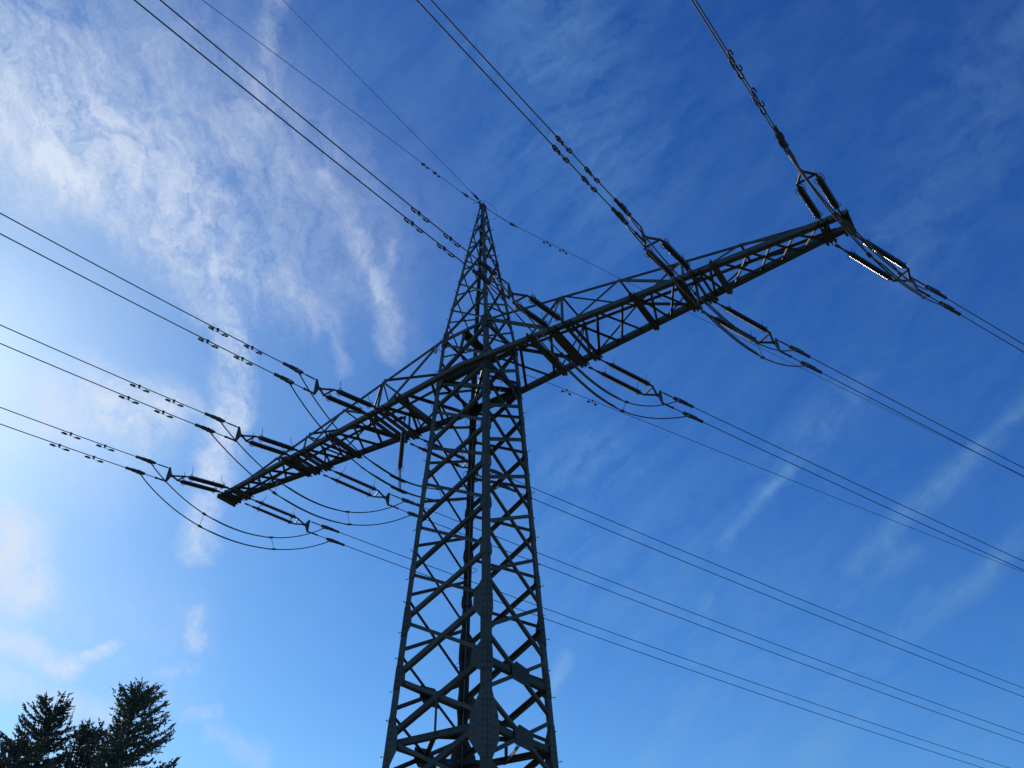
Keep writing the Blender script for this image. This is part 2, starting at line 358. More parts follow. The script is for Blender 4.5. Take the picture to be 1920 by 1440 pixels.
# ---- crossarm
H0, HT, X2 = 1.23354, 0.27145, 13.141
def hb(x): return H0+(HT-H0)*abs(x)/X2
PHX = [(3.76829, 4.31961), (8.14176, 8.71815), (12.56514, 13.14099)]
H0T, H1, TT = 1.029, 0.2393, 0.1285
def top_pt(x, fr):      # top chord of the near (fr=-1) or far (+1) side
    t = (abs(x)-WT)/(X2-WT); return V((x, fr*(H0T+(H1-H0T)*t), ZT+(ZB+TT-ZT)*t))
def bot_pt(x, fr): return V((x, fr*hb(x), ZB))
for sd_ in (-1, 1):
    for fr in (-1, 1):
        mb = MB(); p, q = bot_pt(sd_*0.0, fr), bot_pt(sd_*(X2+.12), fr)
        o = V((0, fr*0.07, 0))
        if fr < 0: mb.angle(p+o, q+o, V((0, -fr, 0)), Z, .172, .016)
        else: mb.angle(p-o, q-o, V((0, fr, 0)), Z, .178, .016)
        mb.build('bottom_chord', M_STEEL, pylon)
        mb = MB(); p, q = top_pt(sd_*(WT*.0+0.02), fr), top_pt(sd_*(X2-.3), fr)
        p = V((sd_*0.0, fr*H0T, ZT)); m1 = V((sd_*WT, fr*(H0T), ZT))
        mb.angle(p, m1, V((0, -fr, 0)), -Z, .15, .014); mb.angle(m1, q, V((0, -fr, 0)), -Z, .105 if fr < 0 else .075, .012)
        mb.build('top_chord', M_STEEL, pylon)
AB = []
def abr(p, q, s, nrm, th=.008, fl=1):
    s *= 1.25; mb = MB(); d = (q-p).normalized(); a = d.cross(nrm).normalized(); mb.angle(p-a*s/2, q-a*s/2, a, nrm*fl, s, th); mb.build('crossarm_brace', M_STEEL, pylon)
BAYS = [(1.30, 2.45), (2.55, 3.62), (4.45, 5.33), (5.37, 6.23), (6.75, 7.2), (7.26, 7.97), (8.85, 9.15), (9.53, 10.34), (10.40, 11.03), (11.08, 11.72), (11.77, 12.42)]
for s_ in (-1, 1):
    for x0, x1 in BAYS:
        s = .085 if x0 < 5 else .07
        abr(bot_pt(s_*x0, -1)+Z*.02, bot_pt(s_*x1, 1)+Z*.02, s, Z); abr(bot_pt(s_*x0, 1)+Z*.06, bot_pt(s_*x1, -1)+Z*.06, s*.9, -Z)
    for fr in (-1, 1):
        nr = V((0, fr, 0))
        def tb(a, b, s): abr(top_pt(s_*a, fr), bot_pt(s_*b, fr)+Z*.1, s, -nr)
        tb(1.05, 3.72, .085); tb(4.06, 4.08, .085); tb(4.06, 2.75, .06); tb(4.06, 3.45, .05); tb(6.2, 4.42, .06); tb(6.2, 8.0, .06); tb(8.33, 8.30, .07); tb(8.33, 7.15, .05); tb(10.2, 8.85, .06); tb(10.2, 11.9, .05)
    # plan struts between the two top chords
    for a in (4.06, 6.2, 8.33, 10.2): abr(top_pt(s_*a, -1), top_pt(s_*a, 1), .06, Z)
    abr(top_pt(s_*1.2, 1), top_pt(s_*4.0, -1), .06, Z); abr(top_pt(s_*4.1, -1), top_pt(s_*6.1, 1), .055, Z); abr(top_pt(s_*6.2, 1), top_pt(s_*8.2, -1), .055, Z)
    # cross beams that carry the strings: pairs of channels with pointed lugs
    for i, (xa, xb) in enumerate(PHX):
        for j, xx in enumerate((xa, xb)):
            x = s_*xx; w = hb(x)+.12; mb = MB(); gap = .10 if s_ < 0 else .075; wide = (j == 0) == (s_ > 0)
            for dx in (-gap, gap):
                sgn = 1 if dx > 0 else -1
                mb.extrude([(0, -.07), (.012*sgn, -.07), (.012*sgn, .07), (0, .07)], V((x+dx, -w, ZB-.085)), V((x+dx, w, ZB-.085)), X, Z)
                for zz in (-.155, -.015): mb.extrude([(0, -.006), (.055*sgn, -.006), (.055*sgn, .006), (0, .006)], V((x+dx, -w, ZB+zz)), V((x+dx, w, ZB+zz)), X, Z)
            for fr in (-1, 1):
                y0 = fr*(w-.10)
                mb.plate([V((x, y0, ZB-.16)), V((x, y0, ZB+.0)), V((x, y0+fr*.20, ZB-.04)), V((x, y0+fr*.16, ZB-.14))], X, .035)
                for dx in (-gap-.05, gap+.05): mb.plate([V((x+dx-.05, fr*(w-.02), ZB-.03)), V((x+dx+.05, fr*(w-.02), ZB-.03)), V((x+dx, fr*(w+.15), ZB-.03))], Z, .012)
                mb.plate([V((x-.10, fr*(hb(x)-.22), ZB-.166)), V((x+.10, fr*(hb(x)-.22), ZB-.166)), V((x+.10, fr*(hb(x)-.04), ZB-.166)), V((x, fr*(hb(x)+.06), ZB-.166)), V((x-.10, fr*(hb(x)-.04), ZB-.166))], Z, .012)
            if wide and s_ > 0: mb.plate([V((x-.15, -w+.32, ZB-.169)), V((x+.15, -w+.32, ZB-.169)), V((x+.15, w-.32, ZB-.169)), V((x-.15, w-.32, ZB-.169))], Z, .010)
            mb.build('string_beam', M_STEEL, pylon)
    for x in (2.9, 6.63, 9.28):
        x *= s_; w = hb(x)+.2; mb = MB()
        mb.extrude([(-.09, 0), (.09, 0), (.09, .012), (-.09, .012)], V((x, -w, ZB-.03)), V((x, w, ZB-.03)), X, Z)
        for dx in (-.09, .078): mb.extrude([(dx, .012), (dx+.012, .012), (dx+.012, .16), (dx, .16)], V((x, -w, ZB-.03)), V((x, w, ZB-.03)), X, Z)
        for fr in (-1, 1): mb.plate([V((x-.06, fr*w, ZB+.02)), V((x+.06, fr*w, ZB+.02)), V((x, fr*(w+.16), ZB+.05))], Z, .014)
        mb.build('cross_beam', M_STEEL, pylon)
    # tip plate
    mb = MB(); x = s_*(X2+.14)
    mb.plate([V((x, -HT-.15, ZB-.18)), V((x, HT+.15, ZB-.18)), V((x, HT+.1, ZB+.2)), V((x, -HT-.1, ZB+.2))], X, .02)
    mb.plate([V((s_*(X2-.12), -hb(X2)-.03, ZB-.02)), V((x, -HT-.05, ZB-.02)), V((x, HT+.05, ZB-.02)), V((s_*(X2-.12), hb(X2)+.03, ZB-.02))], Z, .012)
    mb.build('tip_plate', M_PLATE, pylon)
    if s_ < 0:
        mb = MB(); xx = -X2-.34
        mb.box(V((xx, -.52, ZB-.1)), V((xx, .46, ZB-.1)), .05, .20); mb.box(V((xx, -.48, ZB-.05)), V((-X2-.1, -.40, ZB-.05)), .10, .06); mb.box(V((xx, .40, ZB-.05)), V((-X2-.1, .34, ZB-.05)), .10, .06)
        mb.build('end_bracket', M_PLATE, pylon)

# ------------------------------------------------------------------ strings and conductors
PN = dict(s=.16747, k=.00181, v=.2998, sx=.26425, ay=-.09649, azz=.0137, i0=.84567, i1=2.39245, b=2.57344, a=3.02643, pp=3.21537, cu0=3.9098, cu1=4.66173, cl0=4.18067, cl1=4.89806, sb=.23607, dt=-.141, sg=-1,
          L0=-.03227, L1=-.02605, L2=-.01479, R0=-.0465, R1=-.0625, R2=-.07897, dL0=-.130, dL1=-.153, dL2=-.115, dR0=-.157, dR1=-.149, dR2=-.136)
PF = dict(s=.15316, k=.00057, v=.26145, sx=.26958, ay=.1173, azz=-.05689, i0=.72969, i1=2.2377, b=2.39445, a=2.80448, pp=2.98471, cu0=3.5984, cu1=4.38287, cl0=3.91958, cl1=4.70854, sb=.19213, dt=-.1, sg=1,
          R0=.50331, R1=.49998, R2=.49086, L0=.48953, L1=.49126, L2=.49369, dR0=-.104, dR1=-.099, dR2=-.111, dL0=-.09, dL1=-.098, dL2=-.070)
PHN = {'L2': 'left arm tip', 'L1': 'left arm middle', 'L0': 'left arm root', 'R0': 'right arm root', 'R1': 'right arm middle', 'R2': 'right arm tip'}
def start(P, ph):
    sd_ = 1 if ph[0] == 'R' else -1; xa, xb = PHX[int(ph[1])]; xm = (xa+xb)/2; az = P[ph]; sg = P['sg']
    d = V((math.sin(az), sg*math.cos(az), 0))
    A = V((sd_*xm, sg*(hb(xm)+P['ay']), ZB+P['azz']))
    return A+d*P['d'+ph]-Z*P['sb']*P['d'+ph]*0, d
def gz(P, t, vo=0.0):
    return (-P['sb']*t if t < P['pp'] else -P['sb']*P['pp']-P['s']*(t-P['pp'])+P['k']*(t-P['pp'])**2)+vo
def gp(P, ph, t, vo=0.0):
    A, d = start(P, ph); return A+d*t+Z*gz(P, t, vo)

def insulator_proto(P, name, label, group):
    # built along +X (chain direction, horizontal), Y sideways, Z up, around the arm-side start point
    t0 = thing(name, label, 'insulator', (0, 0, 0), group)
    T = V((1, 0, -P['sb'])).normalized(); c = T.x
    def q(t, s=0.0, z=0.0): return V((t, s, gz(P, t, z)))
    UPV = V((-T.z, 0, T.x))
    for s in (P['sx'], -P['sx']):
        # link chain to the arm: shackles and turnbuckle
        mb = MB(); prof = []; a0 = .16; L_ = P['i0']-.10-a0; nn = 12
        for i in range(nn*2):
            x = i/(nn*2-1); prof.append((x*L_/c, .022 if (i//2) % 2 else .036))
        mb.lathe(q(a0, s), T, prof, 8); mb.box(q(a0-.02, s), q(a0+.14, s), .09, .03, Z); mb.box(q(P['i0']-.22, s), q(P['i0']-.08, s), .04, .09, Z)
        mb.build('link', M_GALV, t0)
        # long-rod porcelain with sheds
        mb = MB(); Li = (P['i1']-P['i0'])/c; prof = []; ns = 25; st = Li/ns
        prof.append((0, .045))
        for i in range(ns):
            x = i*st; prof += [(x+st*.14, .050), (x+st*.34, .070), (x+st*.50, .086), (x+st*.60, .093), (x+st*.68, .094), (x+st*.73, .088), (x+st*.77, .056)]
        prof.append((Li, .045))
        mb.lathe(q(P['i0'], s), T, prof, 16); ins = mb.build('long_rod', M_GLAZE, t0, True)
        for e, (x, sgn) in enumerate(((P['i0'], -1), (P['i1'], 1))):
            mb = MB(); mb.lathe(q(x, s)-T*.05*sgn*0, T*sgn, [(-.03, .062), (.05, .062), (.07, .045), (.13, .035), (.16, .025)], 12)
            mb.build('end_cap', M_GALV, ins, True)
            mb = MB(); b = q(x+.05*sgn, s); pts = []
            for k in range(14):          # racket ring beneath and round the cap
                an = -1.9+k*(4.7/13); pts.append(b+T*(-.10*sgn+.02*sgn)+V((0, 1, 0))*(math.sin(an)*.135)+UPV*(-math.cos(an)*.135)+T*(-sgn*.05*math.cos(an)))
            mb.tube(pts, .011, 6)
            hp = b+UPV*.06
            mb.tube([b, hp, hp+V((0, .05, 0))+UPV*.05-T*sgn*.06, hp+V((0, .03, 0))+UPV*.12-T*sgn*.13, hp+UPV*.17-T*sgn*.14, hp+UPV*.40-T*sgn*.15], .010, 6)
            mb.build('arcing_horn', M_GALV, ins)
    mb = MB(); ap = q(P['a']); e1, e2 = q(P['b']+.02, P['sx']), q(P['b']+.02, -P['sx'])
    mb.box(e1, ap, .06, .045); mb.box(e2, ap, .06, .045); mb.box(e1+T*.03, e2+T*.03, .05, .04)
    for e in (e1, e2): mb.box(e-T*.16, e+T*.05, .05, .04)
    mb.tube([ap-Z*.05, ap+Z*.05], .04, 8)
    mb.build('yoke_frame', M_GALV, t0)
    mb = MB(); v = P['v']; a1 = q(P['a']+.03)
    mb.plate([a1+Z*.05, q(P['pp']-.03, 0, v+.05), q(P['pp']+.04, 0, v+.05), q(P['pp']+.04, 0, -v-.05), q(P['pp']-.03, 0, -v-.05), a1-Z*.05], Y, .022)
    mb.build('yoke_plate', M_PLATE, t0)
    for up, v_, c0, c1 in ((1, v, P['cu0'], P['cu1']), (0, -v, P['cl0'], P['cl1'])):
        mb = MB(); mb.tube([q(P['pp'], 0, v_), q(c0+.03, 0, v_)], .017, 8)
        if up: mb.tube([q(P['pp']+.12, 0, v_), q(P['pp']+.50, 0, v_)], .026, 8)
        else: mb.tube([q(P['pp'], 0, v_), q(P['pp']+.40, 0, v_)], .034, 8); mb.tube([q(P['pp']+.40, 0, v_), q(P['pp']+.46, 0, v_)], .045, 8)
        mb.build('link_rod', M_GALV, t0)
        mb = MB(); D = (q(c1, 0, v_)-q(c0, 0, v_)).normalized(); U = V((-D.z, 0, D.x))
        def e(t, y, z): return q(c0+(c1-c0)*t, y, v_)+U*z
        # wedge dead-end: two straps round an open eye, then the closed body
        mb.tube([e(-.02, -.05, 0), e(-.02, .05, 0)], .045, 8)
        for y in (-.035, .035):
            mb.box(e(0, y, .02), e(.34, y, .055), .016, .045, U); mb.box(e(0, y, -.02), e(.34, y, -.055), .016, .045, U)
        for z in (.058,): mb.box(e(.30, 0, .0), e(.66, 0, .005), .072, .112, U)
        mb.box(e(.66, 0, .005), e(1.0, 0, 0), .072, .082, U); mb.box(e(.98, 0, 0), e(1.015, 0, 0), .085, .095, U)
        for k in range(4): mb.box(e(.36+k*.09, -.07, .03), e(.36+k*.09, .07, .03), .03, .03, U)
        mb.tube([e(.25, 0, -.05), e(.12, 0, -.10), e(.0, 0, -.13)], .020, 8)
        mb.build('dead_end_clamp', M_CLAMP, t0)
    return t0
GR_I = 'double insulator strings along the crossarm'
near_p = insulator_proto(PN, 'insulator_set', 'x', GR_I); far_p = insulator_proto(PF, 'insulator_set', 'x', GR_I)
index_kids(near_p); index_kids(far_p)
first = True
for P, proto, where in ((PN, near_p, 'upper side'), (PF, far_p, 'lower side')):
    for i, ph in enumerate(('L2', 'L1', 'L0', 'R0', 'R1', 'R2')):
        o = proto if i == 0 else copy_tree(proto)
        A, d = start(P, ph); o.location = A; o.rotation_euler = (0, 0, math.atan2(d.y, d.x))
        o['label'] = 'brown double insulator string on the %s of the crossarm, at the %s' % (where, PHN[ph])
# conductors
GR_C = 'twin conductor cables of the power line'
CAB = {}
for P, tend, where in ((PN, 44, 'going to the upper left'), (PF, 170, 'going to the lower right')):
    for ph in PHN:
        for up, v_, c1 in ((1, P['v'], P['cu1']), (0, -P['v'], P['cl1'])):
            mb = MB(); ts = []; t = c1-.12
            while t < tend: ts.append(t); t += 0.8 if t < 30 else 2.5
            mb.tube([gp(P, ph, t, v_) for t in ts], .0165, 7)
            single(mb, 'conductor_cable', M_CABLE, '%s cable of the pair from the %s, %s' % ('upper' if up else 'lower', PHN[ph], where), 'cable', GR_C, True)
# dampers
def damper_proto(sc, label, group, solid):
    t0 = thing('vibration_damper', label, 'damper', (0, 0, 0), group)
    mb = MB(); mb.box(V((0, 0, .035)), V((0, 0, -.10)), .05*sc, .035, Y); mb.box(V((-.035, 0, 0)), V((.035, 0, 0)), .06, .06); mb.build('clamp', M_GALV, t0)
    mb = MB(); mb.tube([V((-.26*sc, 0, -.11)), V((0, 0, -.095)), V((.26*sc, 0, -.11))], .007, 6); mb.build('messenger_wire', M_CABLE, t0)
    for sx in (-1, 1):
        mb = MB(); r = .024
        pts = [V((sx*.13*sc, 0, -.11)), V((sx*.30*sc, 0, -.115)), V((sx*.33*sc, .012, -.115)), V((sx*.338*sc, .029, -.115)), V((sx*.328*sc, .046, -.115)), V((sx*.30*sc, .056, -.115)), V((sx*.18*sc, .058, -.115))]
        pts = [V((p.x, p.y*(1.3 if sc > .8 else 1), p.z)) for p in pts]
        mb.tube(pts, [.016, .019, .021, .022, .022, .021, .019], 7); mb.tube([V((sx*.17*sc, 0, -.11)), V((sx*.23*sc, 0, -.11))], .028, 8)
        mb.build('weight', M_GALV, t0, True)
    return t0
GR_D = 'vibration dampers on the conductor cables'
dp = damper_proto(1.0, 'x', GR_D, True); index_kids(dp); first = True
for ph in PHN:
    for up, v_, ds in ((1, PN['v'], (5.937, 7.239)), (0, -PN['v'], (6.166, 7.437))):
        for j, t in enumerate(ds):
            t += PN['dt']*0
            o = dp if first else copy_tree(dp); first = False
            p, p2 = gp(PN, ph, t, v_), gp(PN, ph, t+.3, v_); d = (p2-p).normalized()
            o.location = p; o.rotation_euler = (0, -math.asin(d.z), math.atan2(d.y, d.x))
            o['label'] = 'damper under the %s cable from the %s, %s the pylon' % ('upper' if up else 'lower', PHN[ph], 'nearer' if j == 0 else 'farther from')
# jumpers under the arm
JMP = {'R0u': [[3.852, -4.959, 17.343], [4.95, -2.302, 14.841], [4.319, 1.641, 15.509], [5.886, 4.392, 17.444]], 'R0l': [[3.839, -5.23, 16.699], [4.958, -2.464, 14.918], [3.777, 1.496, 15.297], [6.041, 4.674, 16.872]],
'L1u': [[-8.538, -4.645, 17.343], [-7.759, -2.033, 15.37], [-7.694, 1.299, 15.015], [-6.629, 4.097, 17.444]], 'L1l': [[-8.545, -4.915, 16.699], [-7.69, -2.111, 14.763], [-7.648, 1.382, 14.531], [-6.477, 4.38, 16.872]],
'L2u': [[-12.914, -4.325, 17.343], [-12.218, -1.916, 15.437], [-11.863, 1.304, 15.409], [-11.044, 3.772, 17.444]], 'L2l': [[-12.918, -4.596, 16.699], [-12.179, -2.05, 14.728], [-11.699, 1.528, 15.02], [-10.891, 4.055, 16.872]],
'L0u': [[-4.177, -4.961, 17.343], [-3.286, -2.152, 14.106], [-3.275, 1.636, 14.63], [-2.249, 4.418, 17.444]], 'L0l': [[-4.186, -5.232, 16.699], [-3.244, -2.274, 13.58], [-3.143, 1.808, 14.264], [-2.097, 4.701, 16.872]],
'R1u': [[8.172, -4.638, 17.343], [9.03, -2.379, 14.884], [9.299, 1.839, 16.048], [10.261, 4.081, 17.444]], 'R1l': [[8.155, -4.908, 16.699], [9.137, -2.478, 14.24], [9.158, 1.93, 15.62], [10.415, 4.363, 16.872]],
'R2l': [[12.506, -4.583, 16.699], [13.205, -2.428, 12.759], [14.282, 1.898, 15.815], [14.804, 4.06, 16.872]], 'R2u': [[12.527, -4.313, 17.343], [12.648, -2.306, 16.478], [14.002, 1.765, 16.098], [14.653, 3.777, 17.444]]}
def bez(P, t): return P[0]*(1-t)**3+P[1]*(3*t*(1-t)**2)+P[2]*(3*t*t*(1-t))+P[3]*t**3
GR_J = 'jumper loops hanging under the crossarm'; JC = {}
for kk, pts in JMP.items():
    ph, up = kk[:2], kk[2] == 'u'; P = [V(p)+Z*G for p in pts]
    # ends seated in the clamps of this phase
    for idx, PP in ((0, PN), (3, PF)):
        c0 = PP['cu0'] if up else PP['cl0']; c1 = PP['cu1'] if up else PP['cl1']
        P[idx] = gp(PP, ph, c0+.06*(c1-c0), PP['v'] if up else -PP['v'])-Z*.12
    JC[kk] = P; mb = MB()
    mb.tube([bez(P, i/60) for i in range(61)], .022, 7)
    a, b = .33, .70
    sd_ = V((1, .1, 0)).normalized()
    mb.tube([bez(P, a+(b-a)*i/30)+sd_*.065*min(1, 6*min(i, 30-i)/30)-Z*.02 for i in range(31)], .022, 7)
    single(mb, 'jumper_cable', M_CABLE, '%s slack jumper cable looping under the %s' % ('upper' if up else 'lower', PHN[ph]), 'jumper cable', GR_J, True)
GR_S = 'spacer rods between jumper cables'
for ph in PHN:
    for j, t in enumerate((.33, .70)):
        a, b = bez(JC[ph+'u'], t), bez(JC[ph+'l'], t); da = (bez(JC[ph+'u'], t+.02)-a).normalized(); db = (bez(JC[ph+'l'], t+.02)-b).normalized()
        if ph == 'L0' and j == 0: continue
        t0 = thing('jumper_spacer', 'spacer rod between the jumper loops of the %s, %s one' % (PHN[ph], ('upper left', 'lower right')[j]), 'spacer', (a+b)/2, GR_S)
        mb = MB(); mb.tube([a, b], .011, 6); mb.build('rod', M_GALV, t0)
        for p, d in ((a, da), (b, db)): mb = MB(); mb.box(p-d*.085, p+d*.085, .085, .052); mb.build('clamp', M_CLAMP, t0)
# hanging post insulator that steadies the innermost left jumper
a, b = bez(JC['L0u'], .5), bez(JC['L0l'], .5); da = (bez(JC['L0u'], .52)-a).normalized(); db = (bez(JC['L0l'], .52)-b).normalized()
top = V((a.x, a.y, ZB-.05))
t0 = thing('support_insulator', 'single brown insulator hanging straight down from the left arm onto a jumper loop', 'insulator', top)
mb = MB(); mb.box(V((-3.80, a.y, ZB-.10)), V((a.x-.1, a.y, ZB-.10)), .10, .08); mb.tube([top-Z*.05, V((top.x, top.y, a.z+2.05))], .022, 8); mb.tube([top-Z*.05, top-Z*.2], .05, 8); mb.build('hanger', M_GALV, t0)
mb = MB(); Li = 1.50; zz = a.z+.50; prof = [(0, .05)]; ns = 26; st = Li/ns
for i in range(ns): x = i*st; prof += [(x+st*.2, .055), (x+st*.5, .088), (x+st*.62, .088), (x+st*.8, .056)]
prof.append((Li, .05)); mb.lathe(V((a.x, a.y, zz+Li)), -Z, prof, 18); rod = mb.build('long_rod', M_GLAZE, t0, True)
for z_, s in ((zz+Li, 1), (zz, -1)): mb = MB(); mb.lathe(V((a.x, a.y, z_)), Z*s, [(-.02, .065), (.06, .06), (.12, .03)], 10); mb.build('end_cap', M_GALV, rod, True)
mb = MB(); c = V((a.x, a.y, zz-.02))
for s in (-1, 1): mb.tube([c, c+X*.10*s+Z*.05, c+X*.17*s-Z*.03, c+X*.15*s-Z*.16, c+X*.07*s-Z*.22] if s > 0 else [c, c-X*.08+Z*.03, c-X*.16-Z*.05, c-X*.19-Z*.18], .008, 6)
mb.build('arcing_horn', M_GALV, rod)
mb = MB()
for s in (-.035, .035): mb.box(V((a.x+s, a.y, zz-.1)), V((b.x+s, b.y, b.z-.05)), .03, .02, Y)
for p, d in ((a, da), (b, db)): mb.box(p-d*.32, p+d*.32, .07, .075); mb.box(p-d*.42-Z*.02, p+d*.2-Z*.06, .035, .04)
mb.build('jumper_clamp', M_CLAMP, t0)

# ------------------------------------------------------------------ earth wires
def ew(o, sg, az, s, k, dz, tmax, t0=0.25, r=.0115):
    d = V((math.sin(az), sg*math.cos(az), 0)); o = V(o)+Z*G
    f = lambda t: o+d*t+Z*(dz*min(1.0, t/1.2)-s*t+k*t*t)
    mb = MB(); ts = []; t = t0
    while t < tmax: ts.append(t); t += .25 if t < 3 else (0.8 if t < 30 else 2.5)
    mb.tube([f(t) for t in ts], r, 6)
    return mb, f
GR_E = 'thin earth wires from the pylon top'
EW = {}
for key, o, sg, az, s, k, dz, tmax, lab in (
    ('e1', (0, 0, 28.483), -1, -.045, .2994, -.00017, -.154, 40, 'thin earth wire with dampers from the pylon top up to the upper left'),
    ('e2', (0, 0, 28.633), -1, -.01558, .10146, .0003, 0, 40, 'bare thin wire without dampers from the pylon top to the upper edge'),
    ('e3', (0, 0, 28.483), 1, .493, .12435, .00045, -.269, 170, 'thin earth wire from the pylon top passing behind the right arm'),
    ('e4', (1.04, 1.06, 18.9), 1, .493, .07809, .00022, .072, 170, 'thin wire leaving the right tower leg below the crossarm')):
    mb, f = ew(o, sg, az, s, k, dz, tmax); EW[key] = f
    single(mb, 'earth_wire', M_CABLE, lab, 'wire', GR_E, True)
# clamps on the earth wires close to the top
for key, t, sc, lab in (('e1', 1.05, 1, 'small wedge clamp on the damped earth wire left of the pylon top'), ('e3', 1.35, 1, 'small wedge clamp on the earth wire right of the pylon top'), ('e2', .35, 1.2, 'dark grip holding the bare wire at the very top of the pylon')):
    f = EW[key]; a, b = f(t), f(t+.45*sc); d = (b-a).normalized(); mb = MB()
    u = d.cross(Z).normalized().cross(d)
    mb.box(a, a+d*.22*sc, .07, .085, Z); mb.box(a+d*.2*sc+u*.03, b, .03, .018, Z); mb.box(a+d*.2*sc-u*.03, b, .03, .018, Z)
    mb.tube([f(.12), a], .016, 6)
    single(mb, 'wire_clamp', M_CLAMP, lab, 'clamp', 'clamps on the earth wires')
dp2 = damper_proto(.62, 'x', 'dampers on the earth wires', True); index_kids(dp2); first = True
for key, ts, where in (('e1', (3.15, 3.85), 'the earth wire left of the pylon top'), ('e3', (3.3, 4.15), 'the earth wire right of the pylon top'), ('e4', (2.05, 3.2), 'the thin wire right of the tower leg')):
    for j, t in enumerate(ts):
        o = dp2 if first else copy_tree(dp2); first = False
        f = EW[key]; p = f(t); d = (f(t+.3)-p).normalized(); o.location = p; o.rotation_euler = (0, -math.asin(d.z), math.atan2(d.y, d.x))
        o['label'] = 'tiny damper on %s, %s' % (where, 'nearer the pylon' if j == 0 else 'farther from the pylon')
# slack loops at the top
f1, f3 = EW['e1'], EW['e3']
def loop(pts, label):
    mb = MB(); P = [V(p) for p in pts]; out_ = []
    for i in range(len(P)-1):
        p0, p1, p2, p3 = P[max(i-1, 0)], P[i], P[i+1], P[min(i+2, len(P)-1)]
        for j in range(8):
            t = j/8; out_.append(.5*((2*p1)+(p2-p0)*t+(2*p0-5*p1+4*p2-p3)*t*t+(3*p1-p0-3*p2+p3)*t**3))
    out_.append(P[-1]); mb.tube(out_, .008, 6)
    single(mb, 'slack_loop', M_CABLE, label, 'wire loop', 'slack wire loops at the pylon top', True)
def px3(x, y, dep):      # a point seen at (x, y), at a given range along the view axis
    return CP+(CF+CR*((x-960)/1462.425)-CU*((y-720)/1462.425))*dep
dz_ = (V((0, 0, ZP))-CP).dot(CF)
loop([px3(900, 375.5, dz_), px3(912, 378.5, dz_+.1), px3(924, 386, dz_+.2), px3(931, 397, dz_+.25), px3(931, 406, dz_+.25), px3(925, 411.5, dz_+.2), px3(914, 412, dz_)], 'round slack wire loop on the right of the pylon top')
loop([px3(893, 379.5, dz_), px3(888, 381, dz_-.1), px3(886.3, 385, dz_-.15), px3(889, 393, dz_-.1), px3(893, 402, dz_)], 'short slack wire loop on the left of the pylon top')
# down-lead cable on the inner corner of the back leg, with stand-off rings
kb = 'B'; mb = MB()
def inner(z, off=.16): p = leg_pt(kb, z); return V((p.x+off, p.y-off, z))
mb.tube([inner(.5+i*(ZB-1.5)/40) for i in range(41)], .012, 6)
single(mb, 'down_lead_cable', M_WHITE, 'pale cable running down the inside of the rear tower leg', 'cable', None, True)
for i, (z, lab) in enumerate(((17.35, 'topmost'), (15.15, 'second'), (11.6, 'third'), (8.55, 'fourth'), (6.7, 'lowest'))):
    mb = MB(); c = inner(z+G, .16); pts = []
    for k in range(13):
        an = k*6.2832/12; pts.append(c+V((math.cos(an)*.16-math.sin(an)*.30*.7, -math.cos(an)*.16-math.sin(an)*.30*.7, .02*math.sin(2*an))))
    mb.tube(pts, .010, 6, False)
    single(mb, 'cable_bracket', M_GALV, '%s of the wire brackets holding the pale cable on the rear leg' % lab, 'bracket', 'brackets of the down-lead cable')
# small enamel plates hung by the arm roots
for x, y, lab in ((817.5, 657, 'small pale plate hanging by the left leg at the root of the arm'), (921.5, 608, 'small pale plate hanging by the front leg above the crossarm')):
    c = px3(x, y, (V((0.3, -1, ZT))-CP).dot(CF)-.1); t0 = thing('marker_plate', lab, 'plate', c, 'small marker plates')
    mb = MB(); mb.box(c-Z*.15, c+Z*.15, .16, .008, Y); mb.build('plate', M_TAG, t0); mb = MB(); tgt = leg_pt('L' if x < 860 else 'N', c.z+.12); mb.tube([c+Z*.14, (c+tgt)/2+Z*.17, tgt], .008, 6); mb.build('holder', M_GALV, t0)
# bent lit bracket inside the tower below the arm
a = px3(934, 707, 26.6); b = px3(941, 710, 26.6); c = px3(937.5, 733, 26.4); mb = MB(); mb.tube([a, b, b+(c-b)*.1, c], .014, 6)
single(mb, 'bent_rod', M_WHITE, 'pale bent rod inside the tower just under the crossarm', 'rod')

